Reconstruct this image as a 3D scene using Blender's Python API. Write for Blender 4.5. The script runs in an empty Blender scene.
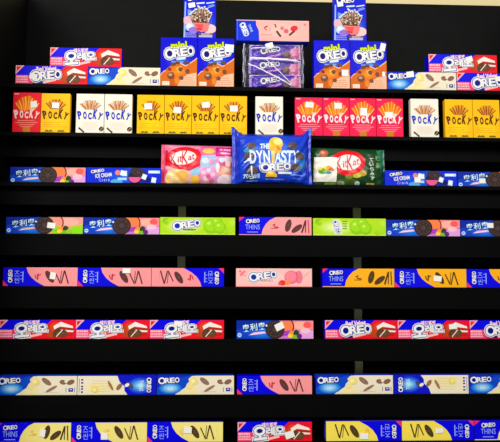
import bpy, bmesh, math, random
from mathutils import Vector, Matrix
random.seed(7)
C = bpy.context.scene.collection
SC = bpy.context.scene

# ------------------------------------------------------------------ camera
F = 500 * 50 / 36.0
YAW, PITCH, ROLL = (math.radians(a) for a in (2.47393, 6.0, 0.16005))
CAM = Vector((0, -2.0, 0))
cy, sy, cp, sp = math.cos(YAW), math.sin(YAW), math.cos(PITCH), math.sin(PITCH)
FWD = Vector((sy * cp, cy * cp, sp))
_r = Vector((cy, -sy, 0)); _u = _r.cross(FWD)
RIGHT = _r * math.cos(ROLL) + _u * math.sin(ROLL)
UP = _u * math.cos(ROLL) - _r * math.sin(ROLL)
cam = bpy.data.cameras.new('camera'); cam.lens = 50; cam.sensor_width = 36
camo = bpy.data.objects.new('camera', cam); C.objects.link(camo)
m = Matrix.Identity(4)
for i in range(3):
    m[i][0] = RIGHT[i]; m[i][1] = UP[i]; m[i][2] = -FWD[i]; m[i][3] = CAM[i]
camo.matrix_world = m
SC.camera = camo

def at(px, py, Y):
    "the point of the plane y = Y that the photograph shows at this pixel"
    d = FWD + RIGHT * ((px - 250) / F) - UP * ((py - 221) / F)
    return CAM + d * ((Y - CAM.y) / d.y)

def row_of(p):
    "pixel row at which a point of the place appears"
    d = Vector(p) - CAM
    return 221 - F * d.dot(UP) / d.dot(FWD)

# ------------------------------------------------------------------ materials
def lin(c):
    return tuple(((v / 255) / 12.92 if v <= 10.3 else ((v / 255 + .055) / 1.055) ** 2.4) for v in c)
MATS = {}
def mat(col, rough=.42, spec=.08, metal=0, bump=0, name=None, noise=60):
    key = (col, rough, spec, metal, bump)
    if key in MATS: return MATS[key]
    m = bpy.data.materials.new(name or 'printed_ink'); m.use_nodes = True
    nt = m.node_tree; b = nt.nodes['Principled BSDF']
    b.inputs['Base Color'].default_value = (*lin(col), 1)
    b.inputs['Specular IOR Level'].default_value = spec
    b.inputs['Metallic'].default_value = metal
    n = nt.nodes.new('ShaderNodeTexNoise'); n.inputs['Scale'].default_value = noise
    tc = nt.nodes.new('ShaderNodeTexCoord'); nt.links.new(tc.outputs['Object'], n.inputs['Vector'])
    mr = nt.nodes.new('ShaderNodeMapRange')
    mr.inputs['To Min'].default_value = rough - .06; mr.inputs['To Max'].default_value = rough + .06
    nt.links.new(n.outputs['Fac'], mr.inputs['Value']); nt.links.new(mr.outputs['Result'], b.inputs['Roughness'])
    if bump:
        bp = nt.nodes.new('ShaderNodeBump'); bp.inputs['Strength'].default_value = bump; bp.inputs['Distance'].default_value = .002
        nt.links.new(n.outputs['Fac'], bp.inputs['Height']); nt.links.new(bp.outputs['Normal'], b.inputs['Normal'])
    MATS[key] = m
    return m
def clear_film():
    m = bpy.data.materials.new('clear_film'); m.use_nodes = True
    nt = m.node_tree; nt.nodes.clear()
    o = nt.nodes.new('ShaderNodeOutputMaterial'); mx = nt.nodes.new('ShaderNodeMixShader')
    t = nt.nodes.new('ShaderNodeBsdfTransparent'); g = nt.nodes.new('ShaderNodeBsdfGlossy')
    t.inputs['Color'].default_value = (.97, .97, .98, 1)
    g.inputs['Roughness'].default_value = .22
    f = nt.nodes.new('ShaderNodeLayerWeight'); f.inputs['Blend'].default_value = .14
    n = nt.nodes.new('ShaderNodeTexNoise'); n.inputs['Scale'].default_value = 26; n.inputs['Detail'].default_value = 3
    bp = nt.nodes.new('ShaderNodeBump'); bp.inputs['Strength'].default_value = .45; bp.inputs['Distance'].default_value = .02
    nt.links.new(n.outputs['Fac'], bp.inputs['Height'])
    nt.links.new(bp.outputs['Normal'], g.inputs['Normal']); nt.links.new(bp.outputs['Normal'], f.inputs['Normal'])
    ad = nt.nodes.new('ShaderNodeMath'); ad.operation = 'ADD'; ad.inputs[1].default_value = .02; ad.use_clamp = True
    nt.links.new(f.outputs['Facing'], ad.inputs[0]); nt.links.new(ad.outputs[0], mx.inputs['Fac'])
    nt.links.new(t.outputs[0], mx.inputs[1]); nt.links.new(g.outputs[0], mx.inputs[2]); nt.links.new(mx.outputs[0], o.inputs[0])
    return m

WHITE = (238, 236, 232); NAVY = (12, 22, 130); BLUE = (6, 2, 224); BROWN = (92, 52, 42); DARK = (52, 36, 36)

# ------------------------------------------------------------------ objects
def link_mesh(name, bm, mats, parent=None, smooth=False):
    me = bpy.data.meshes.new(name); bm.to_mesh(me); bm.free()
    for mm in mats: me.materials.append(mm)
    if smooth:
        for p in me.polygons: p.use_smooth = True
    o = bpy.data.objects.new(name, me); C.objects.link(o)
    if parent: o.parent = parent
    return o
def thing(name, label=None, cat=None, group=None):
    o = bpy.data.objects.new(name, None); C.objects.link(o); o.empty_display_size = .02
    if label: o['label'] = label
    if cat: o['category'] = cat
    if group: o['group'] = group
    return o
def add_box(bm, x0, x1, y0, y1, z0, z1, mi=0, bevel=0):
    g = bmesh.ops.create_cube(bm, size=1)
    for v in g['verts']:
        v.co = Vector(((x0 + x1) / 2 + v.co.x * (x1 - x0), (y0 + y1) / 2 + v.co.y * (y1 - y0), (z0 + z1) / 2 + v.co.z * (z1 - z0)))
    fs = list({f for v in g['verts'] for f in v.link_faces})
    for f in fs: f.material_index = mi
    if bevel:
        es = list({e for v in g['verts'] for e in v.link_edges})
        bmesh.ops.bevel(bm, geom=es, offset=bevel, segments=2, affect='EDGES', profile=.6)

# ------------------------------------------------------------------ text outlines
TXT = {}
def glyphs(s, off=0.0):
    if (s, off) in TXT: return TXT[(s, off)]
    cu = bpy.data.curves.new('lettering', 'FONT'); cu.body = s; cu.size = 1; cu.offset = off; cu.resolution_u = 3
    ob = bpy.data.objects.new('lettering', cu); C.objects.link(ob)
    dg = bpy.context.evaluated_depsgraph_get(); dg.update()
    me = bpy.data.meshes.new_from_object(ob.evaluated_get(dg))
    polys = [[(me.vertices[i].co.x, me.vertices[i].co.y) for i in p.vertices] for p in me.polygons]
    bpy.data.objects.remove(ob); bpy.data.curves.remove(cu); bpy.data.meshes.remove(me)
    TXT[(s, off)] = polys
    return polys
def glyph_box(s):
    P = [p for q in glyphs(s) for p in q]
    if not P: return 0, 0, 1, 1
    return min(p[0] for p in P), min(p[1] for p in P), max(p[0] for p in P), max(p[1] for p in P)

def clip(poly, x0, y0, x1, y1):
    for ax, lim, sgn in ((0, x0, 1), (0, x1, -1), (1, y0, 1), (1, y1, -1)):
        out = []
        for i, b in enumerate(poly):
            a = poly[i - 1]
            ia, ib = (a[ax] - lim) * sgn >= 0, (b[ax] - lim) * sgn >= 0
            if ia != ib:
                t = (lim - a[ax]) / (b[ax] - a[ax])
                out.append((a[0] + t * (b[0] - a[0]), a[1] + t * (b[1] - a[1])))
            if ib: out.append(b)
        poly = out
        if len(poly) < 3: return []
    return poly

class Art:
    "flat printed shapes on a W x H field (x right, y down), each layer lying on the one before"
    def __init__(s, W, H, part='front_print', base=.0002, flip=False, label=None):
        s.W, s.H, s.part, s.base, s.flip, s.label = W, H, part, base, flip, label
        s.L = []
    def add(s, polys, col):
        s.L.append(([q for q in (clip(p, 0, 0, s.W, s.H) for p in polys) if len(q) > 2], col)); return s
    def poly(s, pts, col): return s.add([list(pts)], col)
    def rect(s, x0, y0, x1, y1, col, rot=0):
        cx, cy_ = (x0 + x1) / 2, (y0 + y1) / 2; c, n = math.cos(math.radians(rot)), math.sin(math.radians(rot))
        return s.poly([(cx + (x - cx) * c - (y - cy_) * n, cy_ + (x - cx) * n + (y - cy_) * c) for x, y in ((x0, y0), (x1, y0), (x1, y1), (x0, y1))], col)
    def ell(s, cx, cy_, rx, ry, col, rot=0, n=26, a0=0, a1=360):
        c, k = math.cos(math.radians(rot)), math.sin(math.radians(rot)); pts = []
        for i in range(n):
            t = math.radians(a0 + (a1 - a0) * i / (n if a1 - a0 >= 360 else n - 1))
            x, y = rx * math.cos(t), ry * math.sin(t); pts.append((cx + x * c - y * k, cy_ + x * k + y * c))
        return s.poly(pts, col)
    def line(s, x0, y0, x1, y1, w, col, w1=None):
        d = math.hypot(x1 - x0, y1 - y0) or 1; nx, ny = -(y1 - y0) / d / 2, (x1 - x0) / d / 2; w1 = w if w1 is None else w1
        return s.poly([(x0 + nx * w, y0 + ny * w), (x1 + nx * w1, y1 + ny * w1), (x1 - nx * w1, y1 - ny * w1), (x0 - nx * w, y0 - ny * w)], col)
    def text(s, t, x0, y0, x1, y1, col, rot=0, off=0, shear=0):
        a, b, c, d = glyph_box(t); w, h = x1 - x0, y1 - y0; cx, cyy = (x0 + x1) / 2, (y0 + y1) / 2
        co, si = math.cos(math.radians(rot)), math.sin(math.radians(rot)); out = []
        for p in glyphs(t, off):
            q = []
            for x, y in p:
                u = ((x - a) / (c - a) - .5) * w; v = (.5 - (y - b) / (d - b)) * h; u -= shear * v
                q.append((cx + u * co - v * si, cyy + u * si + v * co))
            out.append(q)
        return s.add(out, col)
    def glow(s, cx, cy_, rx, ry, c0, c1, n=7):
        for i in range(n):
            t = i / (n - 1); k = 1 - .8 * t
            s.ell(cx, cy_, rx * k, ry * k, tuple(int(c0[j] + (c1[j] - c0[j]) * t) for j in range(3)))
        return s
    def cookie(s, cx, cy_, rx, ry, rot=0, col=DARK):
        hi = tuple(min(255, c + 22) for c in col)
        s.ell(cx, cy_, rx, ry, col, rot)
        if min(rx, ry) > 1.6:
            s.ell(cx, cy_, rx * .8, ry * .8, hi, rot); s.ell(cx, cy_, rx * .7, ry * .7, col, rot)
            s.ell(cx, cy_, rx * .28, ry * .28, hi, rot)
            for k in range(8):
                t = k * math.pi / 4; c, n = math.cos(math.radians(rot)), math.sin(math.radians(rot))
                x, y = rx * .5 * math.cos(t), ry * .5 * math.sin(t)
                s.ell(cx + x * c - y * n, cy_ + x * n + y * c, rx * .1, ry * .1, hi, rot, 6)
        return s
    def lines(s, x0, y0, x1, n, dy, h, col, jit=.2):
        r = random.Random(int(x0 * 31 + y0 * 7))
        for k in range(n):
            w = (x1 - x0) * (1 - jit * r.random()); y = y0 + k * dy; x = x0
            ps = []
            while x < x0 + w - .3:
                l = min(.8 + r.random() * 2.2, x0 + w - x); ps.append([(x, y), (x + l, y), (x + l, y + h), (x, y + h)]); x += l + .35
            s.add(ps, col)
        return s
    def build(s, w, h, parent, surf=None, maxlen=.004):
        bm = bmesh.new(); cols = []; step = .00002 if not surf else .00003
        for k, (polys, col) in enumerate(s.L):
            if not polys: continue
            if col not in cols: cols.append(col)
            mi = cols.index(col); off = s.base + step * k
            b2 = bmesh.new()
            for p in polys:
                vs = []
                for x, y in p:
                    u, v = x / s.W, y / s.H
                    if s.flip: u, v = 1 - u, 1 - v
                    if vs and (vs[-1].co - Vector(((u - .5) * w, 0, (1 - v) * h))).length < 1e-6: continue
                    vs.append(b2.verts.new(((u - .5) * w, 0, (1 - v) * h)))
                if len(vs) < 3: continue
                try: b2.faces.new(vs)
                except ValueError: pass
            b2.normal_update(); bmesh.ops.triangulate(b2, faces=b2.faces[:], ngon_method='EAR_CLIP')
            if surf:
                for _ in range(6):
                    es = [e for e in b2.edges if e.calc_length() > maxlen]
                    if not es: break
                    bmesh.ops.subdivide_edges(b2, edges=es, cuts=1); bmesh.ops.triangulate(b2, faces=b2.faces[:])
            b2.normal_update()
            for f in b2.faces:
                if f.normal.y > 0: f.normal_flip()
            idx = {}
            for v in b2.verts:
                if surf: co = Vector(surf(v.co.x / w + .5, v.co.z / h)); co.y -= off
                else: co = Vector((v.co.x, -off, v.co.z))
                idx[v] = bm.verts.new(co)
            for f in b2.faces:
                if f.calc_area() < 1e-12: continue
                try: nf = bm.faces.new([idx[v] for v in f.verts]); nf.material_index = mi
                except ValueError: pass
            b2.free()
        loose = [v for v in bm.verts if not v.link_faces]; bmesh.ops.delete(bm, geom=loose, context='VERTS')
        o = link_mesh(s.part, bm, [mat(c, *( (.3, .35) if surf else ())) for c in cols], parent, smooth=bool(surf))
        if s.label: o['label'] = s.label
        return o

def biglogo(a, x0, y0, x1, y1, rot=0, s='OREO', halo=True, ol=NAVY, big=1.35, lift=0, face=WHITE):
    "white letters with a dark blue rim and an outer white rim, the first letter drawn larger"
    w, h = x1 - x0, y1 - y0; n = len(s); cx, cyy = (x0 + x1) / 2, (y0 + y1) / 2
    c, k = math.cos(math.radians(rot)), math.sin(math.radians(rot))
    lw = w / (n - 1 + big); pieces = [(s[0], 0, lw * big, h)]
    for i in range(1, n): pieces.append((s[i], lw * big + (i - 1) * lw, lw * .86, h / big * 1.02))
    P = []
    for ch, dx, ww, hh in pieces:
        x = x0 + dx + ww / 2; y = cyy - lift * (h - hh)
        P.append((ch, cx + (x - cx) * c - (y - cyy) * k, cyy + (x - cx) * k + (y - cyy) * c, ww, hh))
    for off, col in (((.14, WHITE),) if halo else ()) + ((.085, ol), (.035, face)):
        for ch, X, Y, ww, hh in P:
            a.text(ch, X - ww / 2, Y - hh / 2, X + ww / 2, Y + hh / 2, col, rot, off)
            if col == ol and ch == 'O': a.ell(X, Y, ww * .4, hh * .4, ol, rot)
            if col == ol and ch == 'R': a.ell(X + hh * .2 * k, Y - hh * .2 * c, ww * .3, hh * .18, ol, rot)
def logo(a, x0, y0, x1, y1, rot=0, halo=True, face=WHITE, ol=NAVY, s='OREO'):
    biglogo(a, x0, y0, x1, y1, rot, s, halo, ol, 1.12, 0, face)

# ------------------------------------------------------------------ print designs (fields in photo-pixel units)
def d_cake(korean=True):
    W, H = 73, 18.5; a = Art(W, H); RED = (236, 20, 34)
    a.rect(0, 0, W, H, RED)
    a.poly([(0, 0), (50, 0), (43, 7), (16, 14), (16, 9.5), (0, 9.5)], BLUE)
    a.poly([(0, 0), (8.5, 0), (0, 9)], (246, 176, 176)); a.poly([(1, 1), (5.5, 1), (1, 6)], RED)
    a.poly([(0, 9.5), (16, 9.5), (17, H), (0, H)], (238, 60, 110))
    a.lines(.8, 10.2, 13, 1, 2, 1.9, (250, 190, 200)); a.lines(.8, 13, 15, 2, 2.4, 1.6, (252, 180, 190))
    a.poly([(16, 12), (30, 14), (28, 18), (18, 18)], NAVY)
    a.text('레드벨벳', 24, .6, 38.5, 4.4, (252, 206, 206), -2, .05) if korean else a.text('Red Velvet', 21, .7, 41, 4.6, (252, 206, 216), -3, .05)
    a.line(28, 16.6, 41, 13.6, 2.2, (250, 190, 190))
    L = Art(W, H, 'logo', .0014, label='white lettering with dark blue rim')
    if korean:
        for off, c in ((.13, WHITE), (.08, NAVY), (.04, WHITE)):
            if off == .04: L.ell(21.8, 8.3, 2.6, 2, NAVY, -6); L.ell(41.6, 7.1, 1.5, 1.1, NAVY)
            L.text('오', 15.5, 4.5, 28, 16.5, c, -6, off); L.text('레', 28, 5, 36, 12, c, -4, off); L.text('오', 37, 4.5, 46, 11.5, c, -4, off)
    else: biglogo(L, 16, 4.6, 47, 14.4, -5, big=1.3)
    p = Art(W, H, 'cake_picture', .0010)
    p.ell(51, 11, 6.5, 6, (190, 62, 24), -30); p.ell(55, 7.5, 6, 5, (214, 70, 30), 20)
    p.poly([(52, 6), (59, 1.8), (70.5, 6), (71, 8), (58, 6.5), (53, 9.5)], (248, 232, 220))
    p.poly([(58, 6.8), (71, 8.4), (71, 10.2), (58, 9.2)], (170, 40, 30)); p.poly([(57, 9.2), (71.5, 10.4), (71, 12), (57, 11.6)], (248, 222, 210))
    p.poly([(57, 11.6), (71, 12.2), (70, 15), (58, 15.6)], (196, 30, 30))
    p.cookie(55.5, 12.6, 3.4, 5, 30, (84, 52, 26)); p.cookie(61, 13.2, 4.4, 3.8, -10, (96, 60, 28)); p.line(55, 16.5, 61, 9.5, .9, (244, 226, 214))
    return W, H, [a, p, L], BLUE, {'top': (30, 14, 190)}

def d_cream(flip=False):
    W, H = 77, 18.5; a = Art(W, H); CR = (236, 224, 196)
    a.rect(0, 0, W, H, CR); a.poly([(22, H), (33, 11), (40, 12), (40, H)], (242, 226, 160))
    a.poly([(0, 0), (38, 0), (36, 1.6), (33.5, 1.4), (31.5, 3), (32.5, 5.6), (30, 8), (28.5, 11.5), (24, 14.5), (18, H), (0, H)], (12, 70, 196))
    a.poly([(0, 0), (32, 0), (14, 5), (0, 12)], (14, 40, 196))
    a.glow(13.5, 12.4, 11.5, 5.6, (16, 110, 214), (212, 240, 248)); a.text('THINS', 7, 9.8, 20, 14, (120, 190, 236))
    a.poly([(36, 0), (38.5, 1), (37, 4), (33, 7), (31.5, 4), (33.5, 1.2)], CR)
    a.lines(44, 15.4, 60, 1, 2, .9, (214, 200, 176)); 
    for x in (66.5, 75): a.line(x, 11.5, x, 16, .6, (90, 100, 170))
    a.rect(69, 12, 73.5, 15.4, (30, 40, 160)); a.rect(70.2, 13, 72.3, 13.8, WHITE)
    p = Art(W, H, 'cookie_picture', .0010)
    p.ell(37, 5.6, 4.2, 3.6, (240, 216, 110), 20); p.ell(36, 5.2, 2.2, 2, (250, 236, 170)); p.ell(33, 10, 2.6, 3.4, (240, 222, 150), 30)
    p.cookie(47.5, 5.4, 5.4, 2.4, 36, (132, 100, 84)); p.cookie(52.5, 12.6, 6.2, 1.3, -30, (150, 116, 96))
    p.cookie(63.5, 6, 3.3, 2.2, 10, (132, 92, 76)); p.cookie(71, 6, 3.8, 2.2, -22, (126, 86, 70)); p.ell(66.5, 5.4, 1.6, 1.4, CR)
    L = Art(W, H, 'logo', .0014, label='white lettering on blue'); biglogo(L, 1.6, 1.4, 23, 7.6, -3, halo=False, big=1.35)
    return W, H, [a, p, L], (20, 60, 190), {'top': (200, 196, 190)}

def d_cream_side(flip=False):
    W, H = 76.5, 18.5; a = Art(W, H, flip=flip); CR = (238, 228, 196)
    a.rect(0, 0, W, H, CR); a.glow(54, 7, 20, 8, CR, (246, 226, 150), 6)
    a.poly([(0, 0), (28, 0), (31, 4), (31, 8), (36, 13), (38, H), (0, H)], (14, 20, 200)); a.glow(16, 9, 12, 8, (14, 60, 214), (150, 226, 244))
    a.rect(0, 0, 5, H, (14, 20, 190)); a.lines(45, 3, 66, 5, 2.6, .6, (222, 208, 178))
    a.text('THINS', 9.5, 7, 20, 11, (226, 246, 252), -90); 
    for k, y in enumerate((2, 5, 7.5, 11, 14)): a.rect(71, y, 73, y + 1.5, (50, 40, 160))
    a.line(74.8, 2, 74.8, 16, .5, (120, 110, 170))
    p = Art(W, H, 'cookie_picture', .0010, flip=flip)
    p.cookie(26, 9.5, 4.4, 1.9, 42, (80, 62, 60)); p.ell(28.5, 9.5, 2.4, 1.6, WHITE, -30); p.cookie(36, 8, 4, 1.9, -52, (140, 100, 66)); p.cookie(44.5, 9, 5.2, 1.3, 62, (160, 116, 70)); p.ell(59.5, 5.6, 3, 3.4, (240, 214, 96)); p.ell(60, 5, 1.5, 1.6, (250, 234, 150))
    L = Art(W, H, 'logo', .0014, flip=flip, label='white lettering on blue'); logo(L, 7.2 - 7.4, 9.2 - 2.2, 7.2 + 7.4, 9.2 + 2.2, -90, halo=False)
    return W, H, [a, p, L], (20, 30, 190), {}

def d_fruit(green=False):
    W, H = 76, 17; a = Art(W, H)
    a.rect(0, 0, W, H, (10, 64, 196)); a.poly([(0, 0), (30, 0), (8, 6), (0, 9)], (8, 40, 160)); a.glow(24, 12, 14, 6, (10, 80, 204), (30, 130, 226), 5)
    if green:
        a.poly([(40, 0), (W, 0), (W, H), (40, H)], (248, 158, 142)); a.poly([(46, H), (44, 12), (58, 10.5), (W, 7), (W, H)], (160, 212, 30)); a.poly([(54, 13), (66, 10), (W, 12), (W, H), (50, H)], (140, 220, 20))
        a.ell(60, 10, 4, 3.6, (250, 150, 120)); a.ell(63, 5, 9, 4, (250, 176, 160))
    else:
        a.poly([(40, 0), (W, 0), (W, H), (40, H)], (246, 140, 136)); a.poly([(42, H), (44, 10), (58, 9.5), (W, 8), (W, H)], (206, 118, 206)); a.poly([(58, 12), (W, 9), (W, H), (56, H)], (226, 160, 224))
        a.ell(64, 4.5, 9, 3.6, (252, 176, 160)); a.ell(68, 9.5, 5, 2.6, (246, 190, 206)); a.ell(70, 4, 4, 3, (250, 90, 90))
    a.ell(2.9, 13.6, 2, 2, (200, 222, 246)); a.rect(1.8, 13, 4, 14, (40, 90, 190))
    a.poly([(12, 13.8), (17, 11), (28, 10), (29, 12), (20, 13)], (236, 176, 226) if not green else (230, 150, 150)); a.line(14, 13.2, 27, 11, .8, (250, 226, 240))
    p = Art(W, H, 'cookie_picture', .0010)
    p.ell(48, 5.5, 9, 8.6, (120, 30, 30)); p.ell(47.4, 5.6, 8.4, 8, (250, 128, 70) if not green else (250, 150, 130)); 
    p.poly([(43, 10), (54, 9), (52, 13), (44, 15)], (170, 60, 190) if not green else (140, 210, 30))
    p.cookie(38, 8.2, 9.4, 9, 0, (54, 38, 36))
    p.ell(55, 13, 3.6, 3.4, (250, 150, 40)); p.ell(53, 14.4, 2.4, 2, (250, 210, 60)); p.ell(59, 12, 2.8, 3.4, (40, 70, 30)); p.ell(58, 15.4, 3, 2, (120, 190, 40)); p.ell(62, 14.6, 2.6, 2.4, (100, 40, 120) if not green else (150, 200, 40))
    L = Art(W, H, 'logo', .0014, label='white lettering on blue')
    for off, c in ((.05, (12, 40, 150)), (.012, (214, 244, 250))): L.text('奥利奥', 5.5, 2.6, 28.5, 9.4, c, -7, off)
    L.text('•', 28.5, 3.6, 30.5, 5.6, (206, 240, 246))
    return W, H, [a, p, L], (10, 50, 170), {}

def d_ice():
    W, H = 74, 16.8; a = Art(W, H)
    a.rect(0, 0, W, H, (10, 40, 214)); a.glow(38, 10, 24, 9, (10, 50, 214), (26, 100, 230), 5); a.ell(30, 14, 6, 2.6, (80, 170, 236)); a.ell(44, 3, 8, 3, (20, 70, 190))
    a.rect(31, 10, 40, 12.4, (170, 220, 250)); a.ell(58, 11, 4, 5, (16, 30, 150)); a.ell(24, 8, 4, 3, (24, 80, 220))
    a.rect(61.5, 2.6, 73, 5.4, (190, 226, 250)); a.lines(62, 3, 72, 1, 2, 1.8, (240, 248, 254))
    a.text('ミニ', 12.5, 11, 15, 14, (230, 240, 252)); a.text('1 0 1 0', 16, 11.4, 23, 13.8, (230, 240, 252), -3)
    p = Art(W, H, 'cookie_picture', .0010)
    p.ell(31, 5, 2.6, 2.6, (230, 130, 130)); p.ell(48.5, 9.6, 7.2, 6.6, (40, 30, 50)); p.ell(48, 9.4, 6, 5.4, (236, 90, 150), 0, 26, 0, 180); p.cookie(51.5, 4.6, 8, 4.4, 15, (52, 36, 40))
    for x, y, r in ((38, 5.8, 0), (36, 5.4, 12), (57.5, 9, 20), (67, 12.2, 10)): p.rect(x - 2.3, y - 2.6, x + 2.3, y + 2.6, (214, 236, 250), r); p.rect(x - 1.4, y - 1.6, x + 1.4, y + 1.2, (244, 250, 254), r)
    p.ell(62, 12, 2.4, 2, (20, 20, 90))
    L = Art(W, H, 'logo', .0014, label='white lettering on blue'); logo(L, 4.6, 2, 18, 5, -9, halo=False); L.text('ICE CREAM', 9, 6, 25, 9.6, WHITE, -7, .03)
    return W, H, [a, p, L], (10, 40, 200), {}

def d_grape(side=False):
    W, H = 75, 17.3; a = Art(W, H); a.rect(0, 0, W, H, (176, 222, 30))
    a.glow(24, 9, 22, 8.5, (178, 222, 34), (236, 246, 190), 7); a.rect(0, 15.8, W, H, (196, 236, 70))
    a.ell(72, 5, 3, 3, (190, 226, 60)); a.ell(4, 4, 2, 2, (140, 200, 30)); a.ell(6.5, 5.5, 2, 2, (150, 206, 30)); a.line(3, 2, 8, 1.4, .6, (80, 140, 40))
    p = Art(W, H, 'grape_picture', .0010); gx = 0 if not side else -6
    for x, y, r in ((51, 8.5, 7.6), (57, 5, 5.5), (60, 10, 6.2)): p.ell(x + gx, y, r, r * .98, (140, 206, 14)); p.ell(x + gx - .6, y - .8, r * .78, r * .74, (158, 218, 24)); p.ell(x + gx - r * .3, y - r * .35, r * .24, r * .18, (206, 240, 110))
    p.ell(70, 12.5, 3.2, 3, (170, 222, 30)); p.ell(66, 14, 2.6, 2.4, (160, 216, 24))
    L = Art(W, H, 'logo', .0014, label='white lettering with blue rim')
    if not side:
        biglogo(L, 12.6, 3, 41, 11.2, -9, big=1.35, ol=(24, 50, 170)); L.lines(23, 11.6, 37, 1, 1.6, 1.2, (70, 130, 30))
    else:
        a.poly([(20, 1), (27, 1), (30, 16), (22, 16)], (220, 226, 226)); logo(L, 24.3 - 7, 8.6 - 2, 24.3 + 7, 8.6 + 2, 72, halo=True, ol=(24, 50, 170)); L.lines(30, 2.5, 35, 4, 2.4, .8, (90, 150, 30))
    return W, H, [a, p, L], (176, 222, 40), {}

def d_thins(bg, side=False, flip=False, tick=(190, 40, 60)):
    W, H = 73.5, 18.3; a = Art(W, H, flip=flip); a.rect(0, 0, W, H, bg); soft = tuple(min(255, c + 12) for c in bg); TX = (150, 170, 246)
    if not side:
        a.poly([(0, 0), (37, 0), (31, 3), (27, 7), (24, 12), (22.6, H), (0, H)], BLUE); a.poly([(0, 0), (5.5, 0), (0, 4.5)], (240, 40, 90)); a.rect(0, H - .7, W, H, soft)
        a.text('THINS', 6.4, 7.6, 21, 12.6, TX); a.line(8, 15.2, 19, 15.2, .7, TX)
    else:
        a.poly([(0, 0), (22.8, 0), (24.4, 5), (28, 10), (33, 14), (41, H), (0, H)], BLUE); a.poly([(0, 13), (5.5, H), (0, H)], (244, 50, 110))
        for k, ch in enumerate('씬즈'): a.text(ch, 11, 10 - k * 6.6, 16, 15.4 - k * 6.6, TX, 0)
        a.line(19.5, 4, 19.5, 14.5, 1, TX)
        for y in (5, 8, 11.5): a.line(17, y, 18.6, y, .6, TX)
    p = Art(W, H, 'cookie_picture', .0010, flip=flip); ck = (88, 46, 44) if bg[2] > 150 else (72, 52, 26)
    if not side:
        p.poly([(33, 8), (37, 6.4), (36, 8.6)], tick); p.line(35, 9.6, 40, 10.4, 1.2, tick); p.line(32, 11.2, 39, 11.4, .5, tick)
        p.cookie(49.8, 8.4, 2.9, 6.4, 16, ck); p.cookie(58.5, 11.4, 2.6, 6.4, 54, ck); p.line(63.5, 15.5, 67.5, 3, 1.5, ck); p.line(67.6, 3, 67.2, 15.5, .8, ck); p.line(70, 2.5, 70.6, 16, 1, (200, 80, 90) if bg[2] > 150 else ck)
    else:
        p.line(31.4, 7, 32.6, 11, 1, tick); p.line(34.5, 6, 34, 12, 1.4, tick); p.line(35.5, 8, 37, 6.6, .9, tick)
        p.cookie(46, 9, 2.9, 6.8, -34, ck); p.line(51.6, 5, 56.6, 15.6, 1, ck); p.line(56.4, 15, 57.6, 3.2, .5, ck); p.line(60.5, 2.8, 57.6, 15.5, 1.1, ck); p.line(60.7, 3, 64.6, 15.8, 1.2, ck); p.line(66.5, 4, 66, 15, .7, soft)
    L = Art(W, H, 'logo', .0014, flip=flip, label='white lettering on blue')
    if not side: biglogo(L, 7, 2, 21, 6, -4, halo=False, big=1.2, ol=(16, 10, 150))
    else: logo(L, 7.2 - 6.4, 8.4 - 2, 7.2 + 6.4, 8.4 + 2, -90, halo=False, ol=(16, 10, 150))
    return W, H, [a, p, L], BLUE if not flip else (70, 60, 200), {}

def d_berry():
    W, H = 75.5, 18.3; a = Art(W, H); a.rect(0, 0, W, H, (248, 188, 184)); a.glow(30, 9, 22, 8, (248, 190, 186), (254, 216, 208), 5); a.rect(0, H - .8, W, H, (252, 150, 150))
    for x, y in ((4, 3), (6, 5), (8, 3.4), (5, 6.4)): a.ell(x, y, 1.4, 1.2, (240, 120, 130))
    a.line(7, 6, 10, 8, .7, (236, 120, 130)); a.lines(25, 12, 38, 1, 1.6, 1, (226, 110, 120)); a.ell(69, 3, 3, 2, (240, 200, 180)); a.line(67, 9, 73, 3, .6, (240, 150, 150))
    p = Art(W, H, 'strawberry_picture', .0010); p.ell(62.5, 8.6, 3.6, 6.4, (238, 120, 140)); p.ell(55, 8.6, 7, 6.6, (240, 110, 132)); p.ell(54.4, 8, 5.6, 5.2, (246, 132, 150)); p.line(60, 3, 60.8, 14, .6, (226, 80, 110))
    p.ell(46, 14.2, 3.6, 2.6, (236, 50, 50)); p.ell(51, 14, 2.4, 2.4, (246, 150, 50)); p.ell(43.4, 15.2, 1.6, 1.4, (240, 90, 90))
    L = Art(W, H, 'logo', .0014, label='white lettering with blue rim'); biglogo(L, 13, 3.2, 41, 11.6, -8, big=1.35, ol=(20, 50, 150))
    return W, H, [a, p, L], (248, 190, 186), {}

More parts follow.
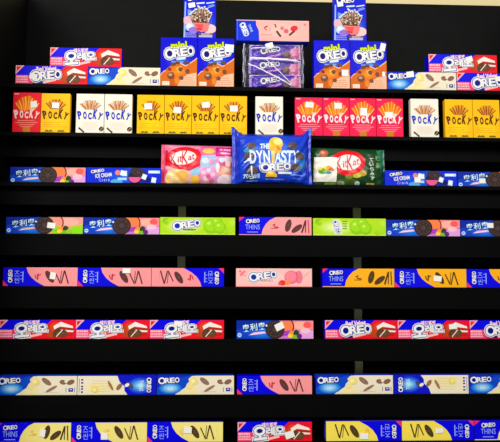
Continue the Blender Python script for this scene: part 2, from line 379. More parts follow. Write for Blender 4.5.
def d_pink_top():
    W, H = 73, 20.3; a = Art(W, H); a.rect(0, 0, W, H, (248, 176, 166)); a.glow(46, 10, 24, 9, (248, 178, 168), (252, 194, 182), 4)
    a.poly([(0, 0), (19.5, 0), (20, 5), (22.5, 10), (23, H), (0, H)], (16, 50, 214)); a.line(1, 1, 1, H - 1, .6, (80, 110, 230))
    a.lines(25, 14, 36, 1, 2, .7, (220, 120, 120)); a.rect(0, 0, W, .6, (252, 206, 200))
    p = Art(W, H, 'cookie_picture', .0010); p.line(28, 7.5, 31.5, 5.6, 1.2, (190, 40, 50)); p.line(28, 8, 31, 10, .8, (200, 60, 60)); p.line(34, 7, 33.4, 11, .5, (220, 110, 110))
    p.line(38.6, 3.5, 40, 7, 1.2, (90, 70, 70)); p.line(40.4, 10.5, 44.6, 16, 2, (80, 50, 50)); p.ell(46, 7.6, 1.8, 1.8, (236, 110, 120)); p.ell(50, 10.4, 2.4, 2.2, (240, 90, 100)); p.ell(58, 7.6, 3.8, 2.6, (232, 40, 60), -15); p.line(53, 14.4, 58.5, 10, 2, (110, 60, 50)); p.ell(69, 3.6, 1.2, 1, (236, 120, 130))
    L = Art(W, H, 'logo', .0014, label='white lettering on blue'); logo(L, 8.3 - 6.8, 9.8 - 2.3, 8.3 + 6.8, 9.8 + 2.3, 68, halo=True, ol=(16, 40, 160), face=(236, 244, 252)); L.text('THINS', 14.2 - 4, 8.2 - 1.2, 14.2 + 4, 8.2 + 1.2, (170, 200, 250), 66, .03)
    return W, H, [a, p, L], (20, 60, 206), {}

def sticks(p, cx, y0, y1, n, spread, cols, w=1.0, seed=1):
    r = random.Random(seed)
    for k in range(n):
        t = (k / (n - 1) - .5) * 2; top = y1 + abs(t) ** 2 * (y0 - y1) * .45 + r.uniform(-.6, .8)
        p.line(cx + t * spread * .45, y0, cx + t * spread, top, w, cols[k % len(cols)])
def d_sticks(kind):
    W, H = 27.6, 39; a = Art(W, H); r = random.Random(3)
    bg = {'yellow': (253, 190, 6), 'red': (236, 20, 38), 'pink': (240, 18, 74), 'white': (238, 234, 216)}[kind]
    a.rect(0, 0, W, H, bg)
    if kind == 'yellow':
        a.glow(14, 30, 13, 9, bg, (255, 212, 10), 5); a.glow(14, 11, 11, 7, bg, (250, 170, 20), 4); a.lines(3, 28.5, 22, 2, 2.2, .6, (222, 150, 16)); a.line(2, 33, 26, 33, .5, (240, 160, 10))
        for x in (6, 9.6, 18, 21): a.ell(x, 38, 2, 1.8, (110, 104, 20), 0, 14, 180, 360)
    elif kind == 'white':
        a.lines(6, 28, 22, 4, 2, .5, (214, 206, 190)); a.rect(0, 0, .7, H, (222, 214, 196)); a.ell(14, 32, 8, 4, (230, 222, 204))
        a.line(3, 33.4, 8.5, 38, 2.2, (58, 40, 40)); a.line(3.6, 33, 9, 37.4, .7, (226, 200, 190)); a.ell(25.4, 34.6, 2.6, 2.2, (60, 50, 20), -40); a.line(24, 36.4, 27, 32.6, .6, (190, 170, 110))
    else:
        a.glow(14, 13, 10, 9, bg, (250, 140, 24), 5); a.glow(14, 36, 6, 4, bg, (206, 130, 10), 4); a.rect(10.5, 33, 17.5, H, (200, 122, 14))
        for y, w in ((27.5, 9), (29.6, 11), (31.6, 8), (33.4, 6)): a.line(14 - w, y, 14 + w, y - .4, .8, (250, 130, 140) if kind == 'pink' else (252, 130, 110))
        a.rect(1, .9, 5.5, 1.9, (250, 170, 180))
    p = Art(W, H, 'stick_picture', .0010)
    if kind == 'yellow': sticks(p, 14, 15.5, 5.5, 13, 9.5, [(160, 74, 24), (222, 128, 16), (120, 50, 26), (230, 150, 20)], .95)
    elif kind == 'white': sticks(p, 14, 15.5, 6, 13, 10.4, [(206, 140, 86), (176, 98, 50), (224, 176, 126)], 1.05)
    else: sticks(p, 14, 19, 3.4, 15, 11.6, [(250, 160, 20), (246, 120, 20), (252, 190, 40), (240, 90, 30)], 1.25)
    L = Art(W, H, 'logo', .0014); col, off = {'yellow': ((80, 42, 10), .045), 'white': ((22, 40, 190), .045), 'red': ((250, 214, 206), .05), 'pink': ((253, 226, 226), .06)}[kind]
    if kind in ('red', 'pink'):
        for ch, x, y, rt in zip('POCKY', (3.6, 8.8, 13.8, 18.8, 23.8), (21, 21.8, 22, 21.6, 22.4), (-12, -4, 2, 8, 16)):
            L.text(ch, x - 2.1, y - 3.6, x + 2.1, y + 3.6, (226, 40, 50) if kind == 'red' else (226, 30, 80), rt, .12)
    for ch, x, y, rt, hh in zip('POCKY', (3.6, 8.8, 13.8, 18.8, 23.8), (21.2, 21.4, 22, 20.2, 22.2), (-14, -4, 2, 8, 22), (3.6, 3.3, 3, 4.2, 3.2)):
        L.text(ch, x - 1.55, y - hh, x + 1.55, y + hh, col, rt, off)
    return W, H, [a, p, L], bg, {}

def d_mini():
    W, H = 36.6, 48.5; a = Art(W, H); a.rect(0, 0, W, H, (6, 4, 206)); a.glow(20, 24, 16, 8, (14, 14, 206), (30, 110, 226), 6)
    OR = (212, 102, 16)
    a.poly([(0, 37), (3, 33.4), (9, 31), (12, 27), (20, 25), (25, 27.5), (30, 24.5), (34, 21.6), (W, 19.5), (W, H), (0, H)], (240, 196, 140)); a.poly([(0, 38), (3, 34.4), (9, 32), (12, 28), (20, 26), (25, 28.5), (30, 25.5), (34, 22.8), (W, 20.7), (W, H), (0, H)], OR)
    a.glow(17, 34, 12, 7, OR, (238, 140, 30), 5); a.poly([(15, 30), (21, 28), (23, 33), (18, 35)], (250, 170, 60)); a.poly([(9, 36), (13, 34), (14, 48.5), (10, 48.5)], (196, 88, 16))
    a.lines(11, 23.6, 27, 1, 2, 1.2, (130, 170, 240))
    a.poly([(20, 41), (27, 36.6), (W - .5, 34.6), (W - .5, 48), (17, 48)], (238, 186, 150)); a.lines(19, 39.6, 35, 4, 2, .7, (206, 140, 110)); a.rect(2, 43.6, 9, 47.4, (244, 226, 206)); a.lines(2.8, 44.6, 8, 2, 1.4, .6, (206, 180, 160)); a.rect(0, 47.9, W, H, (240, 170, 130))
    p = Art(W, H, 'cookie_picture', .0010)
    for x, y, rx, ry, rt in ((10.5, 38, 3.6, 3.4, 0), (13, 26.4, 3, 1.6, -10), (20, 31.6, 2.2, 2.2, 0), (27, 33.4, 2, 2.2, 0), (21, 40, 2, 1.8, 20), (26, 24.8, 3, 1.5, 12), (9, 31.5, 2, 1.4, 30), (17, 25.2, 2.4, 1.4, 0)): p.cookie(x, y, rx, ry, rt, (112, 62, 40))
    p.ell(10, 37.2, 2, 1.4, (190, 150, 130)); p.ell(16.5, 43, 2, 3.6, (236, 130, 30))
    L = Art(W, H, 'logo', .0014, label='white lettering with blue rim, small green word above')
    for off, c in ((.10, (14, 60, 20)), (.045, (206, 222, 20))): L.text('mini', 10.4, 4.4, 26, 12, c, -5, off)
    biglogo(L, 4.4, 9.8, 34, 19.6, -8, big=1.3, ol=(12, 14, 110)); L.poly([(16, 20.6), (25, 19.4), (25, 21.6), (16, 22.8)], (206, 220, 246))
    return W, H, [a, p, L], (14, 8, 206), {}

def d_cup():
    W, H = 32.5, 49; a = Art(W, H); o = 10; a.rect(0, 0, W, H, (14, 30, 206)); a.glow(19, o + 22, 15, 13, (14, 34, 206), (60, 140, 226), 6)
    a.poly([(0, o + 38), (1, o), (2.4, o), (1.8, o + 38)], (150, 176, 240)); a.poly([(4, o + 8), (10, o + 10), (8, o + 18), (4, o + 18)], (110, 150, 226)); a.ell(5, o + 20, 6, 4.6, (226, 176, 190)); a.ell(26, o + 28.5, 7, 5, (240, 196, 196)); a.ell(7, o + 27, 5, 4.6, (186, 216, 240)); a.ell(6, o + 26, 2.4, 2, (240, 246, 250)); a.ell(10, o + 30, 5, 3.4, (150, 110, 206))
    a.lines(2, o + 33, 14, 3, 1.9, 1, (150, 150, 226)); a.rect(15, o + 33, 29.6, o + 35.4, (110, 70, 90)); a.lines(18, o + 33.4, 29, 2, 1.4, .7, (226, 190, 180)); a.rect(15, o + 35.6, 29, o + 37.6, (170, 180, 226)); a.rect(13, o + 34, 15.4, o + 38, (60, 34, 30))
    p = Art(W, H, 'biscuit_cup_picture', .0010)
    r = random.Random(5)
    for k in range(17):
        t = (k / 16 - .5) * 2; b = r.uniform(-1.6, 1.6); tipx, tipy = 17 + t * 10.8, o + 5.6 + 7.5 * t * t + b
        p.line(17 + t * 7, o + 23, tipx, tipy, 1.7, [(96, 62, 46), (130, 84, 60), (70, 46, 36)][k % 3]); p.line(17 + t * 7 + .5, o + 22, tipx + .4, tipy + 1.5, .7, (236, 206, 180))
        p.ell(tipx, tipy, 1, .9, (220, 226, 246), 0, 10)
    for k in range(46):
        u, v = r.uniform(-1, 1), r.uniform(-1, 1)
        if u * u + v * v < 1: p.ell(17 + u * 8.6, o + 16 + v * 7, .85, .7, [(58, 36, 30), (232, 206, 184), (110, 70, 50)][k % 3], r.uniform(0, 90), 8)
    p.poly([(9.4, o + 22.4), (26, o + 23), (24, o + 31), (18, o + 32.6), (13, o + 30)], (236, 120, 120)); p.poly([(11.4, o + 24), (20, o + 24), (18.6, o + 29.6), (14, o + 28.6)], (238, 76, 80)); p.line(13, o + 29, 18.5, o + 30, 1.4, (190, 24, 50))
    L = Art(W, H, 'logo', .0014, label='white lettering on blue'); biglogo(L, 3, 2.2, 21, 8.4, -6, halo=False); L.rect(12.6, o + .6, 21, o + 2.2, (220, 228, 250), -6); L.rect(22.6, o + .2, 31, o + 1.4, (220, 228, 250), -10); L.line(24, o + 6.4, 31, o + 3.6, 1, (140, 170, 240)); L.line(24.4, o + 4.6, 30, o + 2.6, .7, (140, 170, 240))
    return W, H, [a, p, L], (20, 40, 206), {}

# ------------------------------------------------------------------ cartons
PX = .00287
KINDS = {
 'cake_ko': (lambda: d_cake(True), 'cookie_box', 0.2095, 0.0535), 'cake_en': (lambda: d_cake(False), 'cookie_box', 0.2095, 0.0535),
 'cream': (d_cream, 'cookie_box', 0.2165, 0.0530), 'cream_side': (d_cream_side, 'cookie_box', 0.2165, 0.0530), 'cream_flip': (lambda: d_cream_side(True), 'cookie_box', 0.2165, 0.0530),
 'fruit': (d_fruit, 'cookie_box', 0.2168, 0.0472), 'fruit_green': (lambda: d_fruit(True), 'cookie_box', 0.2168, 0.0472), 'ice': (d_ice, 'cookie_box', 0.2150, 0.0482),
 'grape': (d_grape, 'cookie_box', 0.2130, 0.0495), 'grape_side': (lambda: d_grape(True), 'cookie_box', 0.2130, 0.0500),
 'pink': (lambda: d_thins((248, 158, 156)), 'cookie_box', 0.2100, 0.0520), 'pink_side': (lambda: d_thins((248, 150, 152), True), 'cookie_box', 0.2100, 0.0520), 'pink_flip': (lambda: d_thins((248, 150, 152), True, True), 'cookie_box', 0.2100, 0.0520),
 'orange': (lambda: d_thins((250, 176, 28), tick=(120, 60, 30)), 'cookie_box', 0.2100, 0.0525), 'orange_side': (lambda: d_thins((250, 176, 28), True, tick=(110, 60, 20)), 'cookie_box', 0.2100, 0.0525),
 'lemon': (lambda: d_thins((244, 226, 128), tick=(236, 190, 90)), 'cookie_box', 0.2100, 0.0545), 'lemon_side': (lambda: d_thins((244, 226, 128), True, tick=(236, 200, 90)), 'cookie_box', 0.2100, 0.0545), 'lemon_flip': (lambda: d_thins((246, 222, 84), True, True, tick=(236, 190, 60)), 'cookie_box', 0.2100, 0.0545),
 'berry': (d_berry, 'cookie_box', 0.2145, 0.0520), 'pink_top': (d_pink_top, 'cookie_box', 0.2170, 0.0613),
 'yellow': (lambda: d_sticks('yellow'), 'biscuit_stick_box', 0.0803, 0.1152), 'white': (lambda: d_sticks('white'), 'biscuit_stick_box', 0.0809, 0.1156), 'red': (lambda: d_sticks('red'), 'biscuit_stick_box', 0.0809, 0.1165), 'deep_pink': (lambda: d_sticks('pink'), 'biscuit_stick_box', 0.0793, 0.1146),
 'mini': (d_mini, 'mini_cookie_box', 0.1080, 0.1425), 'cup': (d_cup, 'dipping_snack_box', 00.0963, 0.1365),
}
DEPTH = {'biscuit_stick_box': .021, 'mini_cookie_box': .042, 'dipping_snack_box': .034}
PROTO = {}
def carton(kind):
    fn, name, w, h = KINDS[kind]; W, H, arts, side, extra = fn(); d = DEPTH.get(name, .044)
    root = thing(name); bm = bmesh.new()
    add_box(bm, -w / 2 + .0005, w / 2 - .0005, 0, d, 0, h, 0, .0007)
    for s in (-1, 1):                                            # tucked end flaps with their raised edge
        x = s * (w / 2 - .0005); add_box(bm, min(x, x + s * .0003), max(x, x + s * .0003), .004, d - .003, .003, h * .72, 0)
    link_mesh('carton', bm, [mat(side)], root)
    for a in arts: a.build(w, h, root)
    return root
def clone(root):
    c = root.copy(); C.objects.link(c)
    for ch in root.children:
        k = ch.copy(); C.objects.link(k); k.parent = c
    return c
STEP = .006
SHELF = [0.60717, 0.4621, 0.31182, 0.16782, 0.02029, -0.12488, -0.27677, -0.4032]
yf = lambda r: -STEP * r
STK = None
def sticker(root, X, Z, w, h, rot, y=-.0021):
    global STK
    if STK is None:
        bm = bmesh.new(); add_box(bm, -.5, .5, -.0002, .0002, -.5, .5, 0)
        STK = link_mesh('price_sticker', bm, [mat((240, 238, 230), .5)], root); o = STK
    else: o = STK.copy(); C.objects.link(o); o.parent = root
    o['label'] = 'small blank white price sticker'
    o.location = (X, y, Z); o.scale = (w, 1, h); o.rotation_euler = (0, math.radians(rot), 0)
    return o
PLACED = {}
def put(kind, row, x0, x1, label, group, stickers=(), base=0, zs=None, dy=0):
    root = PROTO.get(kind)
    if root is None: root = PROTO[kind] = carton(kind)
    else:
        src = root; root = src.copy(); C.objects.link(root)
        for ch in src.children:
            if ch.name.startswith('price_sticker'): continue
            k = ch.copy(); C.objects.link(k); k.parent = root
    Y = yf(row) + dy; w, h = KINDS[kind][2:4]; z = SHELF[row] + base
    zs = zs or (1.04, 1.01, 1.01, 1, 1, .96, .96, .97)[row]; pm = row_of(((x0 - 215) * .0029, Y, z + h / 2))
    A, B = at(x0, pm, Y).x, at(x1, pm, Y).x
    root.location = ((A + B) / 2, Y, z + .0002); root.scale = (max(.93, min(1.05, (B - A - .0006) / w)), 1, zs)
    name = KINDS[kind][1]
    root['label'] = label; root['group'] = group
    root['category'] = {'biscuit_stick_box': 'biscuit box', 'dipping_snack_box': 'snack box'}.get(name, 'cookie box')
    for sx, sy_, sw, sh, sr in stickers:
        q = at(sx, sy_, Y); sticker(root, (q.x - root.location.x) / root.scale.x, (q.z - root.location.z) / zs, sw * PX, sh * PX, sr)
    return root

RV, CB, FR, IC, GR = 'red and blue cake cookie boxes', 'cream and blue thin cookie boxes', 'blue and salmon fruit cookie boxes', 'blue ice cream cookie boxes', 'lime green grape cookie boxes'
PK, OG, LM = 'pink and blue thin cookie boxes', 'orange and blue thin cookie boxes', 'yellow and blue thin cookie boxes'
YB, WB, DP, MN, CU = 'yellow biscuit stick boxes', 'white biscuit stick boxes', 'deep pink biscuit stick boxes', 'blue and orange mini cookie boxes', 'blue dipping snack boxes'
hR, hM = KINDS['cake_ko'][3] * 1.04 + .0004, KINDS['mini'][3] * 1.04 + .0004
# top shelf
put('cake_en', 0, 15.5, 87.7, 'red and blue cake cookie box at the left end of the top shelf, under another', RV, [(33.5, 76.5, 8, 5.5, 10)])
put('cake_ko', 0, 50, 121.6, 'red and blue cake cookie box lying on top of two others at upper left', RV, base=hR)
put('cream', 0, 88, 160.3, 'cream and blue thin cookie box on the top shelf left of the mini boxes', CB)
put('mini', 0, 160.5, 197.2, 'blue and orange mini cookie box without a sticker, leftmost of the four', MN)
put('mini', 0, 197.6, 234.2, 'blue and orange mini cookie box beside the bag, sticker hiding its last letter', MN, [(229.3, 48.6, 9, 8, 4)])
put('cup', 0, 183.6, 216, 'blue snack box with biscuit cup picture standing on the left pair of mini boxes', CU, [(191.8, 5.4, 7, 5, -12)], base=hM, dy=.004)
put('mini', 0, 313.8, 350, 'blue and orange mini cookie box with a sticker low on its right, third of four', MN, [(345, 73, 7, 6.4, 0)])
put('mini', 0, 350.4, 386.6, 'blue and orange mini cookie box with a narrow upper right sticker, rightmost of four', MN, [(382.6, 47.4, 5.5, 8, 12), (383.6, 74.4, 3, 5, 0)])
put('cup', 0, 333.8, 366.2, 'blue snack box with biscuit cup picture standing on the right pair of mini boxes', CU, [(340, 4.4, 6, 5, -10)], base=hM, dy=.004)
put('cream', 0, 387, 456.2, 'cream and blue thin cookie box on the top shelf with a sticker over its name', CB, [(410, 74.6, 8, 6, -8)])
put('cake_en', 0, 456.6, 529, 'red and blue cake cookie box at the right end of the top shelf, under another', RV, [(498, 79, 6, 5, 0)])
put('cake_ko', 0, 428.6, 497, 'red and blue cake cookie box lying on top of two others at upper right', RV, [(469, 59.4, 7, 5.4, -15)], base=hR)
# biscuit stick shelf
put('red', 1, 12.8, 40.7, 'bright red biscuit stick box at the left end of its shelf', 'red biscuit stick boxes', [(34, 104.5, 6.5, 6.5, -8)])
put('yellow', 1, 41, 70, 'yellow biscuit stick box standing beside the bright red one', YB, [(55.8, 105.5, 7, 6, 3)])
put('white', 1, 76, 104, 'white biscuit stick box, left one of the white pair', WB)
put('white', 1, 104.3, 132, 'white biscuit stick box, right one of the white pair', WB)
for k, (x0, x1, st, lab) in enumerate(((137, 164.3, (148.3, 106.5, 8, 6.4, -3), 'leftmost of the row of four yellow ones'), (164.6, 191.5, (177.5, 110.2, 8, 6, 3), 'second from left in the row of four yellow ones'), (191.8, 219.2, (206, 105, 8, 6, -4), 'third from left in the row of four yellow ones'), (219.5, 247, (233.8, 108.8, 8, 6.4, 0), 'rightmost in the row of four yellow ones'))):
    put('yellow', 1, x0, x1, 'yellow biscuit stick box, ' + lab, YB, [st])
put('white', 1, 255.3, 283, 'white biscuit stick box standing alone behind the big blue bag', WB)
for x0, x1, st, lab in ((295, 322.7, (309.3, 105, 8, 5.6, 3), 'leftmost of four'), (323, 349.2, (338, 106, 8, 6, 0), 'second from left of four'), (349.5, 376, (363.5, 112, 7, 8, 4), 'third from left of four'), (376.3, 403.2, (388.8, 115, 8, 6, 0), 'rightmost of four')):
    put('deep_pink', 1, x0, x1, 'deep pink biscuit stick box, ' + lab, DP, [st])
put('white', 1, 410.5, 438.6, 'white biscuit stick box between the deep pink boxes and the right yellow pair', WB)
put('yellow', 1, 445, 472.6, 'yellow biscuit stick box without a sticker, left one of the right pair', YB)
put('yellow', 1, 472.9, 499.8, 'yellow biscuit stick box without a sticker, right one of the right pair', YB)
# bag shelf
put('fruit', 2, 10, 85.6, 'blue and salmon fruit cookie box at the left end of the bag shelf', FR)
put('ice', 2, 86.2, 161, 'blue ice cream cookie box left of the pink wafer bag', IC)
put('ice', 2, 385, 457, 'blue ice cream cookie box with sticker, right of the dark green bag', IC, [(417.4, 180, 6.5, 5.4, 0)])
put('fruit', 2, 457.6, 532, 'blue and salmon fruit cookie box at the right end of the bag shelf', FR, [(482, 181, 6.4, 5, 0)])
# grape shelf
put('fruit_green', 3, 6, 83, 'blue fruit cookie box with lime green corner and a sticker, left of the grape shelf', 'blue and lime fruit cookie boxes', [(51.5, 225.5, 8, 5.6, 6)])
put('fruit', 3, 83.5, 159.6, 'blue and salmon fruit cookie box left of the lime grape box', FR)
put('grape', 3, 160, 235.2, 'lime green grape cookie box with its name upright, left of the pink box', GR)
put('pink', 3, 239, 311.6, 'pink and blue thin cookie box between the two lime green boxes', PK)
put('grape_side', 3, 313, 386, 'lime green grape cookie box with its name running downwards, right of the pink box', GR)
put('fruit', 3, 386.4, 460, 'blue and salmon fruit cookie box right of the lime grape box', FR)
put('fruit', 3, 460.4, 534.5, 'blue and salmon fruit cookie box with sticker at the right end of the grape shelf', FR, [(490, 225.5, 6.4, 5, 0)])
# pink and orange shelf
put('pink_side', 4, 3, 77.6, 'pink and blue thin cookie box at the left end, sticker over its cookie', PK, [(53, 275.8, 5.6, 6.6, 8)])
put('pink_side', 4, 78, 151.2, 'pink and blue thin cookie box second from left, sticker at its top edge', PK, [(126.6, 270.8, 8, 4.6, 0)])
put('pink_flip', 4, 151.5, 224, 'pink and blue thin cookie box turned upside down, left of the pale pink box', PK)
put('berry', 4, 236, 312, 'pale pink strawberry cookie box in the middle of its shelf', 'pale pink strawberry cookie boxes')
put('orange', 4, 322.5, 394.3, 'orange and blue thin cookie box with its name level, leftmost of the three', OG)
put('orange_side', 4, 394.6, 466.4, 'orange and blue thin cookie box with a white sticker, middle of the three', OG, [(437.4, 278.6, 8, 5.6, 6)])
put('orange_side', 4, 466.7, 539, 'orange and blue thin cookie box at the right end, cut by the picture edge', OG)
# cake box shelf
put('cake_ko', 5, -1, 75.4, 'red and blue cake cookie box at the left end of the red shelf', RV)
put('cake_ko', 5, 75.7, 149.3, 'red and blue cake cookie box second from left on the red shelf', RV)
put('cake_ko', 5, 149.6, 224, 'red and blue cake cookie box with sticker over its heading, left of the fruit box', RV, [(178.4, 323.4, 8, 5, 3)])
put('fruit', 5, 236.5, 313.4, 'blue and salmon fruit cookie box alone in the middle of the red shelf', FR, [(279.4, 326.4, 8.5, 6.4, -25)], zs=1.06)
put('cake_en', 5, 325, 397.3, 'red and blue cake cookie box right of the fruit box on the red shelf', RV)
put('cake_ko', 5, 397.6, 469.3, 'red and blue cake cookie box with sticker on its cake picture, red shelf right', RV, [(452.8, 326.6, 8, 5, -4)])
put('cake_en', 5, 469.6, 542, 'red and blue cake cookie box at the right end of the red shelf', RV)
# cream box shelf
put('cream', 6, -3, 77, 'cream and blue thin cookie box at the left end of the second lowest shelf', CB)
put('cream_flip', 6, 77.4, 156.5, 'cream and blue thin cookie box turned upside down, cream side to the left', CB)
put('cream', 6, 156.8, 234, 'cream and blue thin cookie box left of the pink box near the bottom', CB)
put('pink_side', 6, 237, 312, 'pink and blue thin cookie box between the cream and blue boxes', PK)
put('cream', 6, 316, 393, 'cream and blue thin cookie box right of the pink box near the bottom', CB)
put('cream_side', 6, 393.3, 468.5, 'cream and blue thin cookie box whose name runs upwards, blue side left', CB)
put('cream', 6, 468.8, 545, 'cream and blue thin cookie box at the right end of the second lowest shelf', CB)
# bottom shelf
put('lemon', 7, -4, 71, 'yellow and blue thin cookie box at the left end of the bottom shelf', LM, [(42.6, 433, 5.6, 7, 8)])
put('lemon_side', 7, 71.5, 147, 'yellow and blue thin cookie box second from left, sticker low on its yellow edge', LM, [(104.4, 436, 6.6, 6.6, 0)])
put('lemon_side', 7, 147.4, 223, 'yellow and blue thin cookie box left of the red one, sticker beside its cookie', LM, [(187.6, 430, 8, 6, 3)])
put('cake_ko', 7, 237.5, 312, 'red and blue cake cookie box in the middle of the bottom shelf', RV, [(289.6, 434.6, 9, 6.6, -18)])
put('lemon_flip', 7, 326, 401.5, 'yellow and blue thin cookie box upside down, right of the red one', LM, [(364, 436, 8, 6, 0)])
put('lemon_flip', 7, 401.8, 474, 'yellow and blue thin cookie box upside down, second right of the red one', LM, [(439, 430.6, 8, 4.6, -8)])
put('lemon', 7, 474.4, 548, 'yellow and blue thin cookie box at the right end of the bottom shelf', LM)

# ------------------------------------------------------------------ bags
def pillow(w, h, T, top=lambda u: 1.0, seal=.05, crease=.0012, seed=0, bow=0):
    ph = [random.Random(seed * 9 + k).uniform(0, 6.28) for k in range(8)]
    def bulge(u, v):
        a = max(0, min(1, (u - seal) / (1 - 2 * seal))); b = max(0, min(1, (v - .01) / .98))
        g = max(0, 1 - abs(2 * a - 1) ** 3.2) * max(0, 1 - abs(2 * b - 1) ** 3.4); return g ** .6
    def rip(u, v):
        e = (abs(2 * u - 1)) ** 2
        return crease * ((.3 + e) * math.sin(v * 30 + 6 * math.sin(u * 9 + ph[0]) + ph[1]) + .5 * math.sin(u * 23 + v * 11 + ph[2]) + .4 * math.sin(u * 41 - v * 17 + ph[3]))
    def surf(u, v):
        x = (u - .5) * w * (1 - bow * math.sin(math.pi * v) * abs(2 * u - 1) ** 4); z = v * h * top(u)
        g = bulge(u, v); s = crease * 1.2 * math.sin(z * 1500) if (u < seal or u > 1 - seal) else 0
        return (x, -T * g - rip(u, v) * (.25 + .75 * min(1, 3 * g)) - s * .3 - .0035, z)
    def back(u, v):
        x, y, z = surf(u, v); return (x, T * .35 * bulge(u, v) - .002, z)
    return surf, back
def bag_mesh(name, surf, back, nx, nz, material, parent):
    bm = bmesh.new()
    for fn, flip in ((surf, False), (back, True)):
        g = [[bm.verts.new(fn(i / nx, j / nz)) for i in range(nx + 1)] for j in range(nz + 1)]
        for j in range(nz):
            for i in range(nx):
                q = [g[j][i], g[j][i + 1], g[j + 1][i + 1], g[j + 1][i]]; bm.faces.new(q[::-1] if flip else q)
        if not flip: gf = g
        else: gb = g
    def rim(a, b):
        for i in range(len(a) - 1):
            try: bm.faces.new((a[i], a[i + 1], b[i + 1], b[i]))
            except ValueError: pass
    rim(gf[0], gb[0]); rim(gf[-1], gb[-1]); rim([r[0] for r in gf], [r[0] for r in gb]); rim([r[-1] for r in gf], [r[-1] for r in gb])
    bmesh.ops.recalc_face_normals(bm, faces=bm.faces[:])
    return link_mesh(name, bm, [material], parent, True)
def wafer_logo(a, L, cx, cy_, rx, ry, rot=-8, red=(228, 10, 34)):
    a.ell(cx, cy_, rx, ry, red, rot, 40); L.ell(cx, cy_, rx * .72, ry * .62, (250, 226, 222), rot, 40)
    c, k = math.cos(math.radians(rot)), math.sin(math.radians(rot))
    for ch, u, v, ww, hh in (('K', -.52, .02, .30, 1.0), ('i', -.27, .12, .07, .5), ('t', -.13, .1, .15, .56), ('K', .1, 0, .32, 1.12), ('a', .37, .1, .19, .36), ('t', .56, .02, .15, .5)):
        X, Y = cx + u * rx * c - v * ry * k, cy_ + u * rx * k + v * ry * c
        L.text(ch, X - ww * rx / 2, Y - hh * ry / 2, X + ww * rx / 2, Y + hh * ry / 2, (200, 12, 36), rot, .012, .12)
def seat(root, row, cx, dy=0, rx=0, rz=0):
    root.location = (at(cx, row_of((0, yf(row) + dy, SHELF[row] + .05)), yf(row) + dy).x, yf(row) + dy, SHELF[row] + .0006); root.rotation_euler = (rx, 0, rz)

# pink wafer bag
W, H, w, h = 76, 41, .2240, .1215
t = thing('wafer_bag', 'pink wafer snack bag with red oval logo, left of the big blue bag', 'snack bag', 'wafer snack bags')
s_, b_ = pillow(w, h, .024, lambda u: 1 - .03 * u, .035, .0010, 3)
bag_mesh('bag', s_, b_, 90, 50, mat((238, 96, 136), .3, .4), t)
a = Art(W, H, base=.0003); a.rect(3.4, 0, W, H, (244, 120, 160)); a.rect(.8, 0, 3.4, H, (240, 60, 90)); a.rect(4, 6, 7, H, (222, 30, 66)); a.poly([(4, 22), (34, 24), (34, H), (6, H)], (246, 180, 190)); a.poly([(5, 0), (40, 0), (38, 4), (12, 7)], (246, 150, 180))
a.ell(16, 34, 12, 8, (250, 206, 130), -8); a.ell(20, 33, 8, 5, (246, 184, 80), -10); a.ell(14, 36, 4, 2.6, (252, 222, 160)); a.ell(34, 28, 5, 5, (150, 196, 226)); a.ell(34, 36, 4.4, 4.4, (250, 190, 70)); a.rect(30, 13, 41, 18.5, (240, 232, 214), -5)
a.poly([(39, 2), (54, 2), (54, 12), (39, 13)], (236, 96, 156)); a.ell(47, 7, 6, 3, (250, 196, 80)); a.poly([(39, 12), (54, 11), (54, 24), (39, 24)], (160, 190, 226)); a.ell(44, 17, 3.4, 3, (214, 226, 246)); a.ell(50, 18, 3, 3, (236, 150, 190)); a.poly([(39, 24), (54, 23), (55, H), (39, H)], (240, 150, 196))
for x, y, c in ((42, 29, (250, 206, 226)), (47, 27, (200, 210, 240)), (51, 31, (248, 190, 210)), (44, 35, (246, 220, 230)), (50, 37, (230, 120, 160)), (47, 33, (236, 90, 150)), (46, 39, (240, 180, 130))): a.ell(x, y, 2.4, 2.2, c)
a.poly([(54, 2), (75, 2), (75, 9), (70, 12.4), (54, 12.6)], (206, 20, 130)); a.lines(57, 4, 71, 1, 2, 2.2, (250, 190, 226)); a.lines(59, 8, 70, 1, 2, 1.6, (250, 200, 230))
a.poly([(54, 12.6), (75.4, 11), (75.4, H), (54, H)], (216, 150, 206)); a.ell(66, 17, 5, 5, (236, 206, 206)); a.ell(60, 20, 3.6, 4, (206, 56, 130)); a.ell(71, 22, 3, 5, (224, 70, 110)); a.ell(64, 28, 9, 6, (228, 150, 120)); a.ell(64, 26, 5, 2.4, (236, 196, 170)); a.ell(65, 37, 9.6, 6.4, (240, 214, 226)); a.ell(60, 16, 2.6, 2.6, (200, 216, 236)); a.ell(56, 24, 2, 5, (246, 226, 230))
a.poly([(5, 20), (36, 5), (39, 8), (39, 22), (28, 28)], (226, 14, 46)); L = Art(W, H, 'logo', .0016, label='red oval with white and red lettering'); wafer_logo(a, L, 22, 14.5, 18, 11.5, -7)
a.build(w, h, t, s_); L.build(w, h, t, s_); seat(t, 2, 199.6, .018, -.05, -.01)

